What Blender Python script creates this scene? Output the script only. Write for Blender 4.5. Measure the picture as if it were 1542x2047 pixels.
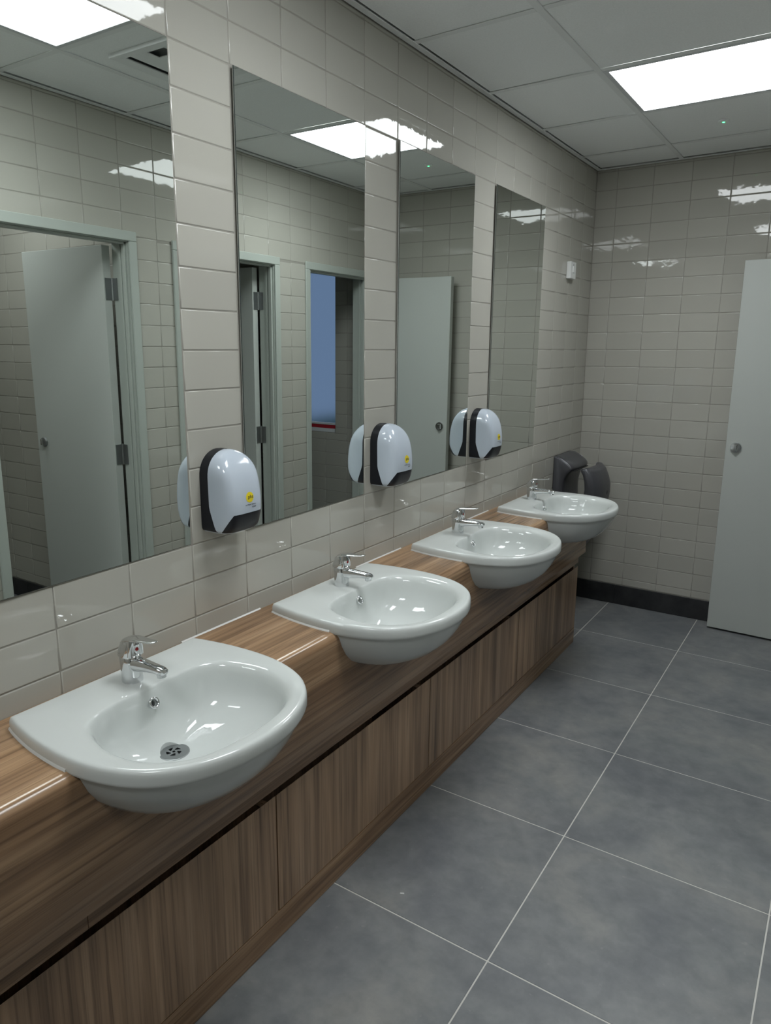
import bpy, bmesh, math, random
from mathutils import Matrix, Vector
random.seed(7)
for o in list(bpy.data.objects): bpy.data.objects.remove(o, do_unlink=True)
scene = bpy.context.scene
COL = scene.collection
PI = math.pi

# ------------------------------------------------------------------ camera
cam_d = bpy.data.cameras.new('camera'); cam = bpy.data.objects.new('camera', cam_d); COL.objects.link(cam)
CAM = Vector((1.40276, -1.25103, 1.58257))
_r = [(0.82785772, 0.56093544, 0.00174322), (0.1177465, -0.17073628, -0.97825604), (-0.54844085, 0.81006207, -0.20739353)]
_m = Matrix(((_r[0][0], -_r[1][0], -_r[2][0]), (_r[0][1], -_r[1][1], -_r[2][1]), (_r[0][2], -_r[1][2], -_r[2][2])))
cam.matrix_world = Matrix.Translation(CAM) @ _m.to_4x4()
cam_d.sensor_fit = 'HORIZONTAL'; cam_d.sensor_width = 36.0
cam_d.lens = 36.0 * 1432.637 / 1542.0
cam_d.shift_x = 36.909 / 1542.0; cam_d.shift_y = -23.695 / 1542.0
cam_d.clip_start = 0.01
scene.camera = cam
# ------------------------------------------------------------------ world (dusk sky outside the window), exposure
world = bpy.data.worlds.new('world'); scene.world = world; world.use_nodes = True
bg = world.node_tree.nodes['Background']
bg.inputs['Color'].default_value = (0.42, 0.57, 0.88, 1); bg.inputs['Strength'].default_value = 0.25
scene.view_settings.view_transform = 'Standard'; scene.view_settings.look = 'None'
scene.view_settings.gamma = 1.0; scene.view_settings.use_curve_mapping = False
scene.view_settings.exposure = 0.76
scene.cycles.max_bounces = 9; scene.cycles.diffuse_bounces = 6; scene.cycles.glossy_bounces = 6
LAMP = 6.2            # radiance of the ceiling light panels

# ------------------------------------------------------------------ room numbers (metres)
TW, TH = 0.20088, 0.10044          # wall tile pitch
ZT = 2.2794                        # height of the mirrors' top edge = a tile joint
YE, W, YF = 3.211, 1.46, -2.60     # end wall, right wall, wall behind the camera
XB = 2.95                          # back wall of the cubicles
CZ = 2.596                         # ceiling
WT = 0.82                          # worktop height

# ------------------------------------------------------------------ materials
def new_mat(name):
    m = bpy.data.materials.new(name); m.use_nodes = True
    nt = m.node_tree; b = nt.nodes['Principled BSDF']
    return m, nt, b
def plain(name, col, rough=0.5, metal=0.0, spec=None, coat=0.0):
    m, nt, b = new_mat(name)
    b.inputs['Base Color'].default_value = (*col, 1); b.inputs['Roughness'].default_value = rough
    b.inputs['Metallic'].default_value = metal
    if spec is not None: b.inputs['Specular IOR Level'].default_value = spec
    if coat: b.inputs['Coat Weight'].default_value = coat; b.inputs['Coat Roughness'].default_value = 0.03
    return m
def N(nt, t, **kw):
    n = nt.nodes.new(t)
    for k, v in kw.items(): setattr(n, k, v)
    return n
def ramp(nt, stops):
    r = N(nt, 'ShaderNodeValToRGB'); e = r.color_ramp.elements
    e[0].position, e[0].color = stops[0][0], (*stops[0][1], 1)
    e[1].position, e[1].color = stops[-1][0], (*stops[-1][1], 1)
    for p, c in stops[1:-1]:
        x = e.new(p); x.color = (*c, 1)
    return r
def mixc(nt, a, b, fac, mode='MIX'):
    n = N(nt, 'ShaderNodeMix'); n.data_type = 'RGBA'; n.blend_type = mode
    for sock, v in ((n.inputs[6], a), (n.inputs[7], b), (n.inputs[0], fac)):
        if hasattr(v, 'is_linked') or hasattr(v, 'links'): nt.links.new(v, sock)
        elif isinstance(v, tuple): sock.default_value = (*v, 1)
        else: sock.default_value = v
    return n.outputs[2]
def noise(nt, vec, scale, detail=4, rough=0.5, dist=0.0):
    n = N(nt, 'ShaderNodeTexNoise'); n.inputs['Scale'].default_value = scale; n.inputs['Detail'].default_value = detail
    n.inputs['Roughness'].default_value = rough; n.inputs['Distortion'].default_value = dist
    nt.links.new(vec, n.inputs['Vector']); return n
def worldpos(nt, scale=(1, 1, 1)):
    g = N(nt, 'ShaderNodeNewGeometry'); mp = N(nt, 'ShaderNodeMapping'); mp.inputs['Scale'].default_value = scale
    nt.links.new(g.outputs['Position'], mp.inputs['Vector']); return mp.outputs['Vector']
def bump(nt, b, h, strength, dist):
    n = N(nt, 'ShaderNodeBump'); n.inputs['Strength'].default_value = strength; n.inputs['Distance'].default_value = dist
    nt.links.new(h, n.inputs['Height']); nt.links.new(n.outputs['Normal'], b.inputs['Normal'])

def tile_mat():
    m, nt, b = new_mat('glazed_wall_tile')
    oi = N(nt, 'ShaderNodeObjectInfo')
    c = mixc(nt, (0.426, 0.416, 0.372), (0.456, 0.446, 0.400), oi.outputs['Random'])
    nt.links.new(c, b.inputs['Base Color'])
    b.inputs['Roughness'].default_value = 0.03
    b.inputs['Specular IOR Level'].default_value = 0.55
    n = noise(nt, worldpos(nt), 16, 2); n2 = noise(nt, worldpos(nt), 160, 2)
    ad = N(nt, 'ShaderNodeMath', operation='MULTIPLY_ADD'); ad.inputs[1].default_value = 0.03
    nt.links.new(n2.outputs['Fac'], ad.inputs[0]); nt.links.new(n.outputs['Fac'], ad.inputs[2])
    bump(nt, b, ad.outputs[0], 0.35, 0.0012)
    return m
def wood_mat(name, axis, dark, mid, light, rough=0.33):
    m, nt, b = new_mat(name)
    s1 = [22, 22, 22]; s1[axis] = 0.9
    s2 = [120, 120, 120]; s2[axis] = 2.2
    s3 = [7, 7, 7]; s3[axis] = 0.5
    a = noise(nt, worldpos(nt, tuple(s1)), 1.0, 5, 0.55, 0.25)
    f = noise(nt, worldpos(nt, tuple(s2)), 1.0, 3, 0.6)
    w = noise(nt, worldpos(nt, tuple(s3)), 1.0, 3, 0.5, 0.3)
    r1 = ramp(nt, [(0.30, dark), (0.50, mid), (0.70, light)]); nt.links.new(a.outputs['Fac'], r1.inputs[0])
    r2 = ramp(nt, [(0.32, (0.45, 0.42, 0.40)), (0.52, (1, 1, 1)), (0.75, (1.08, 1.06, 1.02))]); nt.links.new(f.outputs['Fac'], r2.inputs[0])
    r3 = ramp(nt, [(0.3, (0.80, 0.79, 0.80)), (0.7, (1.12, 1.10, 1.06))]); nt.links.new(w.outputs['Fac'], r3.inputs[0])
    c = mixc(nt, r1.outputs[0], r2.outputs[0], 0.75, 'MULTIPLY'); c = mixc(nt, c, r3.outputs[0], 1.0, 'MULTIPLY')
    nt.links.new(c, b.inputs['Base Color']); b.inputs['Roughness'].default_value = rough
    bump(nt, b, f.outputs['Fac'], 0.08, 0.0006)
    return m
def floor_mat():
    m, nt, b = new_mat('concrete_floor_tile')
    p = worldpos(nt)
    a = noise(nt, p, 2.6, 6, 0.62, 0.4); f = noise(nt, p, 14, 5, 0.6, 0.2); s = noise(nt, p, 38, 2)
    oi = N(nt, 'ShaderNodeObjectInfo')
    r = ramp(nt, [(0.30, (0.138, 0.147, 0.162)), (0.52, (0.192, 0.200, 0.208)), (0.72, (0.262, 0.260, 0.252))]); nt.links.new(a.outputs['Fac'], r.inputs[0])
    r2 = ramp(nt, [(0.30, (0.80, 0.81, 0.82)), (0.66, (1.17, 1.16, 1.14))]); nt.links.new(f.outputs['Fac'], r2.inputs[0])
    c = mixc(nt, r.outputs[0], r2.outputs[0], 0.8, 'MULTIPLY')
    r3 = ramp(nt, [(0.70, (0, 0, 0)), (0.80, (1, 1, 1))]); nt.links.new(s.outputs['Fac'], r3.inputs[0])
    mm = N(nt, 'ShaderNodeMath', operation='MULTIPLY'); mm.inputs[1].default_value = 0.35; nt.links.new(r3.outputs[0], mm.inputs[0])
    c = mixc(nt, c, (0.33, 0.33, 0.32), mm.outputs[0])
    nt.links.new(c, b.inputs['Base Color']); b.inputs['Roughness'].default_value = 0.42
    bump(nt, b, f.outputs['Fac'], 0.06, 0.001)
    return m
def ceiling_mat():
    m, nt, b = new_mat('ceiling_tile_white')
    n = noise(nt, worldpos(nt), 180, 3)
    r = ramp(nt, [(0.3, (0.86, 0.88, 0.88)), (0.7, (0.91, 0.93, 0.93))]); nt.links.new(n.outputs['Fac'], r.inputs[0])
    nt.links.new(r.outputs[0], b.inputs['Base Color']); b.inputs['Roughness'].default_value = 0.9
    bump(nt, b, n.outputs['Fac'], 0.1, 0.0006)
    return m
def slate_mat():
    m, nt, b = new_mat('black_skirting_tile')
    n = noise(nt, worldpos(nt), 9, 5, 0.6, 0.3)
    r = ramp(nt, [(0.35, (0.012, 0.013, 0.015)), (0.7, (0.035, 0.036, 0.038))]); nt.links.new(n.outputs['Fac'], r.inputs[0])
    nt.links.new(r.outputs[0], b.inputs['Base Color']); b.inputs['Roughness'].default_value = 0.5
    return m
def emit_mat(name, col, st):
    m, nt, b = new_mat(name)
    b.inputs['Base Color'].default_value = (0.8, 0.8, 0.8, 1)
    b.inputs['Emission Color'].default_value = (*col, 1); b.inputs['Emission Strength'].default_value = st
    return m
def frosted_mat():
    m, nt, b = new_mat('frosted_window_glass')
    rf = N(nt, 'ShaderNodeBsdfRefraction'); rf.inputs['IOR'].default_value = 1.03; rf.inputs['Roughness'].default_value = 0.55
    rf.inputs['Color'].default_value = (0.9, 0.95, 1, 1)
    gl = N(nt, 'ShaderNodeBsdfGlossy'); gl.inputs['Roughness'].default_value = 0.12
    mx = N(nt, 'ShaderNodeMixShader'); mx.inputs[0].default_value = 0.05
    nt.links.new(rf.outputs[0], mx.inputs[1]); nt.links.new(gl.outputs[0], mx.inputs[2])
    nt.links.new(mx.outputs[0], nt.nodes['Material Output'].inputs['Surface'])
    return m
def paint_mat(name, col, rough=0.38):
    m, nt, b = new_mat(name)
    n = noise(nt, worldpos(nt), 220, 2)
    b.inputs['Base Color'].default_value = (*col, 1); b.inputs['Roughness'].default_value = rough
    bump(nt, b, n.outputs['Fac'], 0.05, 0.0004)
    return m
M = dict(
    tile=tile_mat(), grout=plain('tile_grout', (0.31, 0.298, 0.265), 0.85),
    plaster=plain('hidden_plaster', (0.42, 0.40, 0.36), 0.8),
    floor=floor_mat(), fgrout=plain('floor_grout', (0.58, 0.57, 0.54), 0.85),
    ceil=ceiling_mat(), tbar=plain('ceiling_bar_white', (0.80, 0.82, 0.82), 0.5), soffit=plain('ceiling_void', (0.32, 0.32, 0.31), 0.9),
    skirt=slate_mat(),
    wood_y=wood_mat('walnut_laminate_lengthwise', 1, (0.170, 0.100, 0.056), (0.315, 0.196, 0.112), (0.460, 0.305, 0.184), 0.20),
    wood_z=wood_mat('walnut_laminate_upright', 2, (0.195, 0.126, 0.080), (0.375, 0.248, 0.158), (0.525, 0.365, 0.242)),
    carcass=plain('cabinet_inside_black', (0.012, 0.011, 0.010), 0.7),
    ceramic=plain('white_ceramic', (0.590, 0.618, 0.606), 0.025),
    chrome=plain('chrome', (0.72, 0.73, 0.74), 0.06, 1.0),
    steel=plain('brushed_steel', (0.36, 0.375, 0.38), 0.38, 1.0),
    dark=plain('drain_black', (0.004, 0.004, 0.004), 0.6),
    red=plain('red_marker', (0.30, 0.012, 0.015), 0.3),
    mirror=plain('mirror_silver', (0.84, 0.885, 0.855), 0.0, 1.0), mirror_edge=plain('mirror_edge_glass', (0.05, 0.06, 0.058), 0.12), mirror_side=plain('mirror_side_ground_glass', (0.40, 0.41, 0.38), 0.5),
    door=paint_mat('grey_green_door_paint', (0.49, 0.515, 0.49)), frame=paint_mat('grey_green_frame_paint', (0.415, 0.45, 0.415)),
    soapw=plain('soap_white_plastic', (0.51, 0.57, 0.65), 0.12, coat=0.4), soapb=plain('soap_black_plastic', (0.011, 0.012, 0.016), 0.42, spec=0.3),
    yellow=plain('logo_yellow', (0.78, 0.62, 0.02), 0.4), ink=plain('print_black', (0.015, 0.015, 0.018), 0.5),
    dryer=plain('dryer_grey_metallic', (0.085, 0.086, 0.096), 0.36, 0.35), dryer_dark=plain('dryer_slot_black', (0.02, 0.02, 0.022), 0.4),
    dryer_highlight=plain('dryer_edge_highlight', (0.30, 0.30, 0.32), 0.3, 0.6),  # paler than the body, paints in the highlight on the dryer edges
    white=plain('white_plastic', (0.74, 0.75, 0.74), 0.3), seal=plain('white_silicone', (0.62, 0.62, 0.60), 0.4),
    lamp=emit_mat('lamp_diffuser', (0.94, 0.985, 1.0), LAMP), lamp_cub=emit_mat('lamp_diffuser_cubicle', (0.94, 0.985, 1.0), 3.4),
    green=emit_mat('green_led', (0.05, 1.0, 0.25), 3.0),
    lampframe=plain('lamp_frame_white', (0.62, 0.64, 0.66), 0.4),
    glass=frosted_mat(), upvc=plain('window_white', (0.70, 0.72, 0.76), 0.35), redpaint=plain('window_red', (0.42, 0.02, 0.035), 0.45),
    ground=plain('outside_grass', (0.10, 0.16, 0.09), 0.9), scrap=plain('paper_scrap', (0.55, 0.56, 0.55), 0.8),
)

# ------------------------------------------------------------------ helpers
def tag(o, label=None, cat=None, group=None, kind=None):
    if label: o['label'] = label
    if cat: o['category'] = cat
    if group: o['group'] = group
    if kind: o['kind'] = kind
    return o
def wmat(o):
    m = o.matrix_basis.copy()
    return wmat(o.parent) @ m if o.parent else m
def link(name, me, parent=None, world=None):
    """link a mesh; with world (Matrix) the object keeps that world transform under its parent"""
    o = bpy.data.objects.new(name, me); COL.objects.link(o)
    if parent is not None: o.parent = parent
    if world is not None:
        o.matrix_basis = (wmat(parent).inverted() @ world) if parent is not None else world
    return o
def empty(name, loc, rz=0.0):
    o = bpy.data.objects.new(name, None); COL.objects.link(o); o.empty_display_size = 0.05
    o.location = loc; o.rotation_euler = (0, 0, rz); return o
def mesh(name, vs, fs, mat, smooth=False, loc=(0, 0, 0)):
    me = bpy.data.meshes.new(name)
    l = Vector(loc)
    me.from_pydata([tuple(Vector(v) - l) for v in vs], [], fs)
    bm = bmesh.new(); bm.from_mesh(me); bmesh.ops.remove_doubles(bm, verts=bm.verts, dist=1e-6)
    bmesh.ops.recalc_face_normals(bm, faces=bm.faces); bm.to_mesh(me); bm.free()
    me.materials.append(mat)
    if smooth:
        me.polygons.foreach_set('use_smooth', [True] * len(me.polygons))
        if smooth is not True: me.set_sharp_from_angle(angle=math.radians(smooth))
    me.update(); return me
def bxm(name, x0, x1, y0, y1, z0, z1, mat, bev=0.0, loc=(0, 0, 0), seg=1):
    bm = bmesh.new()
    bmesh.ops.create_cube(bm, size=1.0, matrix=Matrix.Translation(((x0+x1)/2-loc[0], (y0+y1)/2-loc[1], (z0+z1)/2-loc[2])) @ Matrix.Diagonal((abs(x1-x0), abs(y1-y0), abs(z1-z0), 1)))
    if bev: bmesh.ops.bevel(bm, geom=bm.edges[:], offset=bev, segments=seg, affect='EDGES', profile=0.5)
    me = bpy.data.meshes.new(name); bm.to_mesh(me); bm.free(); me.materials.append(mat); return me
def box(name, x0, x1, y0, y1, z0, z1, mat, parent=None, bev=0.0, loc=None, seg=1):
    """world-space box; under a parent it is expressed in the parent's frame"""
    l = loc if loc is not None else (tuple(wmat(parent).translation) if parent is not None else (0, 0, 0))
    me = bxm(name, x0, x1, y0, y1, z0, z1, mat, bev, l, seg)
    return link(name, me, parent)
def cyl(name, p0, p1, r0, r1, mat, parent=None, n=24, smooth=35, loc=(0, 0, 0), bev=0.0):
    p0, p1 = Vector(p0), Vector(p1); d = (p1-p0).normalized()
    a = d.orthogonal().normalized(); b = d.cross(a)
    secs = [(p0, r0), (p1, r1)]
    if bev: secs = [(p0, r0-bev), (p0+d*bev, r0), (p1-d*bev, r1), (p1, r1-bev)]
    rings = [[p + (a*math.cos(2*PI*i/n)+b*math.sin(2*PI*i/n))*r for i in range(n)] for p, r in secs]
    return link(name, loft_mesh(name, rings, mat, smooth, loc), parent)
def loft_mesh(name, rings, mat, smooth=True, loc=(0, 0, 0), cap=(True, True)):
    n = len(rings[0]); vs = [v for r in rings for v in r]; fs = []
    for k in range(len(rings)-1):
        for i in range(n):
            j = (i+1) % n; fs.append((k*n+i, k*n+j, (k+1)*n+j, (k+1)*n+i))
    if cap[0]: fs.append(tuple(reversed(range(n))))
    if cap[1]: fs.append(tuple((len(rings)-1)*n+i for i in range(n)))
    return mesh(name, vs, fs, mat, smooth, loc)
def ellipse_ring(c, ax, ay, rx, ry, n=24, p=2.0):
    c, ax, ay = Vector(c), Vector(ax), Vector(ay); out = []
    for i in range(n):
        t = 2*PI*i/n; co, si = math.cos(t), math.sin(t)
        out.append(c + ax*(rx*math.copysign(abs(co)**(2/p), co)) + ay*(ry*math.copysign(abs(si)**(2/p), si)))
    return out
def copy_tree(o, parent=None):
    c = o.copy(); COL.objects.link(c)
    if parent is not None: c.parent = parent
    for ch in list(o.children): copy_tree(ch, c)
    return c
def interp(tab, x):
    if x <= tab[0][0]: return tab[0][1]
    for (a, b), (c, d) in zip(tab, tab[1:]):
        if x <= c: return b+(d-b)*(x-a)/(c-a)
    return tab[-1][1]

# ------------------------------------------------------------------ wall tiles
_tiles = {}
def tile_geo(w, h, t=0.006, b=0.0034):
    b = min(b, w*0.3, h*0.3)
    rg = [(0, 0), (0, t-b), (b*0.29, t-b*0.29), (b, t)]
    vs, fs, ns = [], [], []
    for k, (i, z) in enumerate(rg):
        for sx, sy in ((-1, -1), (1, -1), (1, 1), (-1, 1)):
            vs.append((sx*(w/2-i), sy*(h/2-i), z-t))
            q = Vector((sx, sy, 0)).normalized()
            ns.append(q if k < 2 else ((q*0.7+Vector((0, 0, 1))).normalized() if k == 2 else Vector((0, 0, 1))))
    for k in range(3):
        for i in range(4):
            j = (i+1) % 4; fs.append((k*4+i, k*4+j, (k+1)*4+j, (k+1)*4+i))
    fs.append((12, 13, 14, 15))
    return vs, fs, ns
def tile_mesh(w, h):
    k = (round(w, 4), round(h, 4))
    if k not in _tiles:
        vs, fs, ns = tile_geo(*k)
        me = bpy.data.meshes.new('wall_tile'); me.from_pydata(vs, [], fs); me.materials.append(M['tile'])
        me.polygons.foreach_set('use_smooth', [True]*len(fs)); me.update()
        me.normals_split_custom_set_from_vertices([tuple(n) for n in ns])
        _tiles[k] = me
    return _tiles[k]
def subtract(r, h):
    u0, u1, v0, v1 = r; a0, a1, b0, b1 = h
    if a0 >= u1 or a1 <= u0 or b0 >= v1 or b1 <= v0: return [r]
    out = []
    if b0 > v0: out.append((u0, u1, v0, b0))
    if b1 < v1: out.append((u0, u1, b1, v1))
    lo, hi = max(v0, b0), min(v1, b1)
    if a0 > u0: out.append((u0, a0, lo, hi))
    if a1 < u1: out.append((a1, u1, lo, hi))
    return out
def tile_wall(wall, place, axes, u0, u1, v0, v1, uoff, holes=(), visible=None, wobble=0.0026):
    """place(u, v) -> world point; axes = 3x3 matrix (tile x, tile y, outward normal as columns)"""
    cells = []
    i = math.floor((u0-uoff)/TW)
    while uoff+i*TW < u1-1e-6:
        a, b = max(u0, uoff+i*TW), min(u1, uoff+(i+1)*TW); i += 1
        j = math.floor((v0-ZT)/TH)
        while ZT+j*TH < v1-1e-6:
            c, d = max(v0, ZT+j*TH), min(v1, ZT+(j+1)*TH); j += 1
            ps = [(a, b, c, d)]
            for h in holes: ps = [q for p in ps for q in subtract(p, h)]
            cells += [p for p in ps if p[1]-p[0] > 0.012 and p[3]-p[2] > 0.012]
    vis, rest = [], []
    for p in cells:
        u, v = (p[0]+p[1])/2, (p[2]+p[3])/2
        (vis if (visible is None or visible(u, v)) else rest).append(p)
    vis.sort(key=lambda p: (place((p[0]+p[1])/2, (p[2]+p[3])/2)-CAM).length)
    rest += vis[300:]; vis = vis[:300]
    G = 0.0021
    for p in vis:
        me = tile_mesh(p[1]-p[0]-G, p[3]-p[2]-G)
        rot = Matrix.Rotation(random.uniform(-wobble, wobble), 3, 'X') @ Matrix.Rotation(random.uniform(-wobble, wobble), 3, 'Y')
        wm = Matrix.Translation(place((p[0]+p[1])/2, (p[2]+p[3])/2)) @ (axes @ rot).to_4x4()
        link('wall_tile', me, wall, wm)
    if rest:
        vs, fs, ns = [], [], []
        for p in rest:
            a, f, n = tile_geo(round(p[1]-p[0]-G, 4), round(p[3]-p[2]-G, 4)); k = len(vs)
            wm = Matrix.Translation(place((p[0]+p[1])/2, (p[2]+p[3])/2)) @ axes.to_4x4()
            vs += [tuple(wm @ Vector(q)) for q in a]; fs += [tuple(k+x for x in q) for q in f]; ns += [tuple(axes @ q) for q in n]
        me = bpy.data.meshes.new('tile_field'); me.from_pydata(vs, [], fs); me.materials.append(M['tile'])
        me.polygons.foreach_set('use_smooth', [True]*len(fs)); me.update(); me.normals_split_custom_set_from_vertices(ns)
        o = link('tile_field', me, wall); o['kind'] = 'stuff'
def cols(a, b, c): return Matrix((a, b, c)).transposed()
AX_LEFT = cols((0, 1, 0), (0, 0, 1), (1, 0, 0))      # faces +X
AX_END = cols((1, 0, 0), (0, 0, 1), (0, -1, 0))      # faces -Y
AX_RIGHT = cols((0, -1, 0), (0, 0, 1), (-1, 0, 0))   # faces -X
AX_FRONT = cols((-1, 0, 0), (0, 0, 1), (0, 1, 0))    # faces +Y
GR = 0.0018                                           # grout lies this far behind the tile faces
def struct(name, boxes, mat, label, cat):
    vs, fs = [], []
    for x0, x1, y0, y1, z0, z1 in boxes:
        k = len(vs)
        vs += [(x, y, z) for x in (x0, x1) for y in (y0, y1) for z in (z0, z1)]
        fs += [tuple(k+i for i in f) for f in ((0, 1, 3, 2), (4, 6, 7, 5), (0, 4, 5, 1), (2, 3, 7, 6), (0, 2, 6, 4), (1, 5, 7, 3))]
    me = bpy.data.meshes.new(name); me.from_pydata(vs, [], fs)
    bm = bmesh.new(); bm.from_mesh(me); bmesh.ops.recalc_face_normals(bm, faces=bm.faces); bm.to_mesh(me); bm.free()
    me.materials.append(mat)
    return tag(link(name, me), label, cat, kind='structure')
TOP = 2.72

# mirror wall
MIR = [(-3*TW, 0), (TW, 4*TW), (5*TW, 8*TW), (9*TW, 12*TW)]
MZ0, MZ1 = ZT-12*TH, ZT
wl = struct('wall_left', [(-0.12, -GR, YF-0.1, YE+0.1, 0, TOP)], M['grout'], 'long beige tiled wall carrying the mirrors and soap dispensers', 'wall')
tile_wall(wl, lambda u, v: Vector((0, u, v)), AX_LEFT, YF, YE, WT-0.03, CZ-0.002, 0.0,
          holes=[(a-0.001, b+0.001, MZ0, MZ1) for a, b in MIR], visible=lambda u, v: u > -0.85)
for a_, b_ in ((2.46, YE), (YF, -0.965)):      # below worktop height beyond the two ends of the cabinets
    tile_wall(wl, lambda u, v: Vector((0, u, v)), AX_LEFT, a_, b_, 0.125, WT-0.03, 0.0, visible=lambda u, v: u > 0)
# end wall, running on into the third cubicle where it has the window
WX0, WX1, WZ0, WZ1 = 1.835, 2.55, 0.925, 2.18
we = struct('wall_end', [(-0.12, WX0, YE+GR, YE+0.25, 0, TOP), (WX1, XB+0.1, YE+GR, YE+0.25, 0, TOP),
                         (WX0, WX1, YE+GR, YE+0.25, 0, WZ0), (WX0, WX1, YE+GR, YE+0.25, WZ1, TOP)], M['grout'],
            'beige tiled end wall with black skirting behind the hand dryer', 'wall')
tile_wall(we, lambda u, v: Vector((u, YE, v)), AX_END, 0.0, W, 0.125, CZ-0.002, 0.1195)
tile_wall(we, lambda u, v: Vector((u, YE, v)), AX_END, 1.56, 2.30, 0.125, CZ-0.002, 0.1195, holes=[(WX0, WX1, WZ0, WZ1)], visible=lambda u, v: 0.3 < v < 2.1)

# right wall with the doorways (only seen in the mirrors)
DOORS = [(0.340, 1.045, 2.050), (1.360, 2.066, 2.040), (2.410, 3.055, 2.042)]
ENTRY = (-1.75, -0.80, 2.05)
LIN = 0.028
opens = [(a-LIN, b+LIN, h+LIN) for a, b, h in DOORS+[ENTRY]]
bx_ = []; y = YF-0.1
for a, b, h in sorted(opens):
    bx_.append((W+GR, W+0.10, y, a, 0, TOP)); bx_.append((W+GR, W+0.10, a, b, h, TOP)); y = b
bx_.append((W+GR, W+0.10, y, YE+0.1, 0, TOP))
wr = struct('wall_right', bx_, M['grout'], 'beige tiled wall with the cubicle doorways opposite the mirrors', 'wall')
tile_wall(wr, lambda u, v: Vector((W, u, v)), AX_RIGHT, YF, YE, 0.125, CZ-0.002, 0.62,
          holes=[(a, b, -1, h) for a, b, h in opens], visible=lambda u, v: u > 0.2 and v > 0.4)
wf = struct('wall_front', [(-0.12, W+0.1, YF-0.1, YF-GR, 0, TOP)], M['grout'], 'beige tiled wall at the near end of the room', 'wall')
tile_wall(wf, lambda u, v: Vector((u, YF, v)), AX_FRONT, 0.0, W, 0.125, CZ-0.002, 0.0, visible=lambda u, v: False)
wb = struct('wall_cubicle_back', [(XB, XB+0.1, YF-0.1, YE+0.25, 0, TOP)], M['plaster'], 'plain back wall of the cubicles', 'wall')
# dividers between the cubicles
for nm, a, b, lab in (('wall_cubicle_lobby', -0.10, 0.02, 'divider between the entrance lobby and the first cubicle'),
                      ('wall_cubicle_first', 1.190, 1.270, 'tiled divider wall behind the first cubicle door'),
                      ('wall_cubicle_second', 2.215, 2.300, 'tiled divider wall behind the second cubicle door')):
    wd = struct(nm, [(W+0.10, XB, a+GR, b-GR, 0, TOP)], M['grout'], lab, 'wall')
    if a > 0: tile_wall(wd, lambda u, v, a=a: Vector((u, a, v)), AX_END, W+0.10, XB, 0.115, CZ-0.002, 0.08, visible=lambda u, v: u > 1.7 and v > 0.3)
    tile_wall(wd, lambda u, v, b=b: Vector((u, b, v)), AX_FRONT, W+0.10, XB, 0.115, CZ-0.002, 0.08, visible=lambda u, v: False)
struct('wall_lobby_side', [(W+0.10, XB, YF-0.1, YF, 0, TOP)], M['plaster'], 'plain side wall of the entrance lobby', 'wall')

# skirting
def skirting(name, pieces, label):
    r = empty(name, pieces[0][0:1]+pieces[0][2:3]+(0,)); tag(r, label, 'skirting', kind='structure')
    for x0, x1, y0, y1, h in pieces: box('skirting_tile', x0, x1, y0, y1, 0.001, h, M['skirt'], r, 0.0012)
skirting('baseboard_end', [(0.001, 0.279, YE-0.010, YE-GR, 0.124), (0.281, 0.879, YE-0.010, YE-GR, 0.124), (0.881, W-0.012, YE-0.010, YE-GR, 0.124)], 'black tiled skirting along the foot of the end wall')
skirting('baseboard_left', [(GR, 0.010, 2.457, YE-0.011, 0.124), (GR, 0.010, YF+0.01, -0.962, 0.124)], 'black tiled skirting at the foot of the mirror wall beyond the cabinets')
skirting('baseboard_cubicle', [(W+0.11, 2.159, 1.180, 1.190-GR, 0.114), (2.161, 2.759, 1.180, 1.190-GR, 0.114), (2.761, XB-0.002, 1.180, 1.190-GR, 0.114)], 'black tiled skirting inside the first cubicle')
rs = []
for a, b in ((YF+0.01, ENTRY[0]-0.06), (ENTRY[1]+0.06, 0.285), (1.10, 1.305), (2.12, 2.352)): rs.append((W-0.010, W-GR, a, b, 0.124))
skirting('baseboard_right', rs, 'black tiled skirting between the cubicle doorways')

# floor
fl = struct('floor', [(-0.12, XB+0.1, YF-0.1, YE+0.25, -0.12, -0.0012)], M['fgrout'], 'grey concrete look floor tiles with pale grout', 'floor')
fx = [0.0, 0.247, 0.771, 1.371, 1.971, 2.571, XB]
fy = [YF+0.0] + [0.253+0.6*k for k in range(-4, 5)] + [YE]
_ft = {}
for i in range(len(fx)-1):
    for j in range(len(fy)-1):
        w_, h_ = fx[i+1]-fx[i]-0.0042, fy[j+1]-fy[j]-0.0042
        k = (round(w_, 4), round(h_, 4))
        if k not in _ft: _ft[k] = bxm('floor_tile', -w_/2, w_/2, -h_/2, h_/2, -0.010, 0.0, M['floor'], 0.0008)
        link('floor_tile', _ft[k], fl, Matrix.Translation(((fx[i]+fx[i+1])/2, (fy[j]+fy[j+1])/2, 0)))

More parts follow.
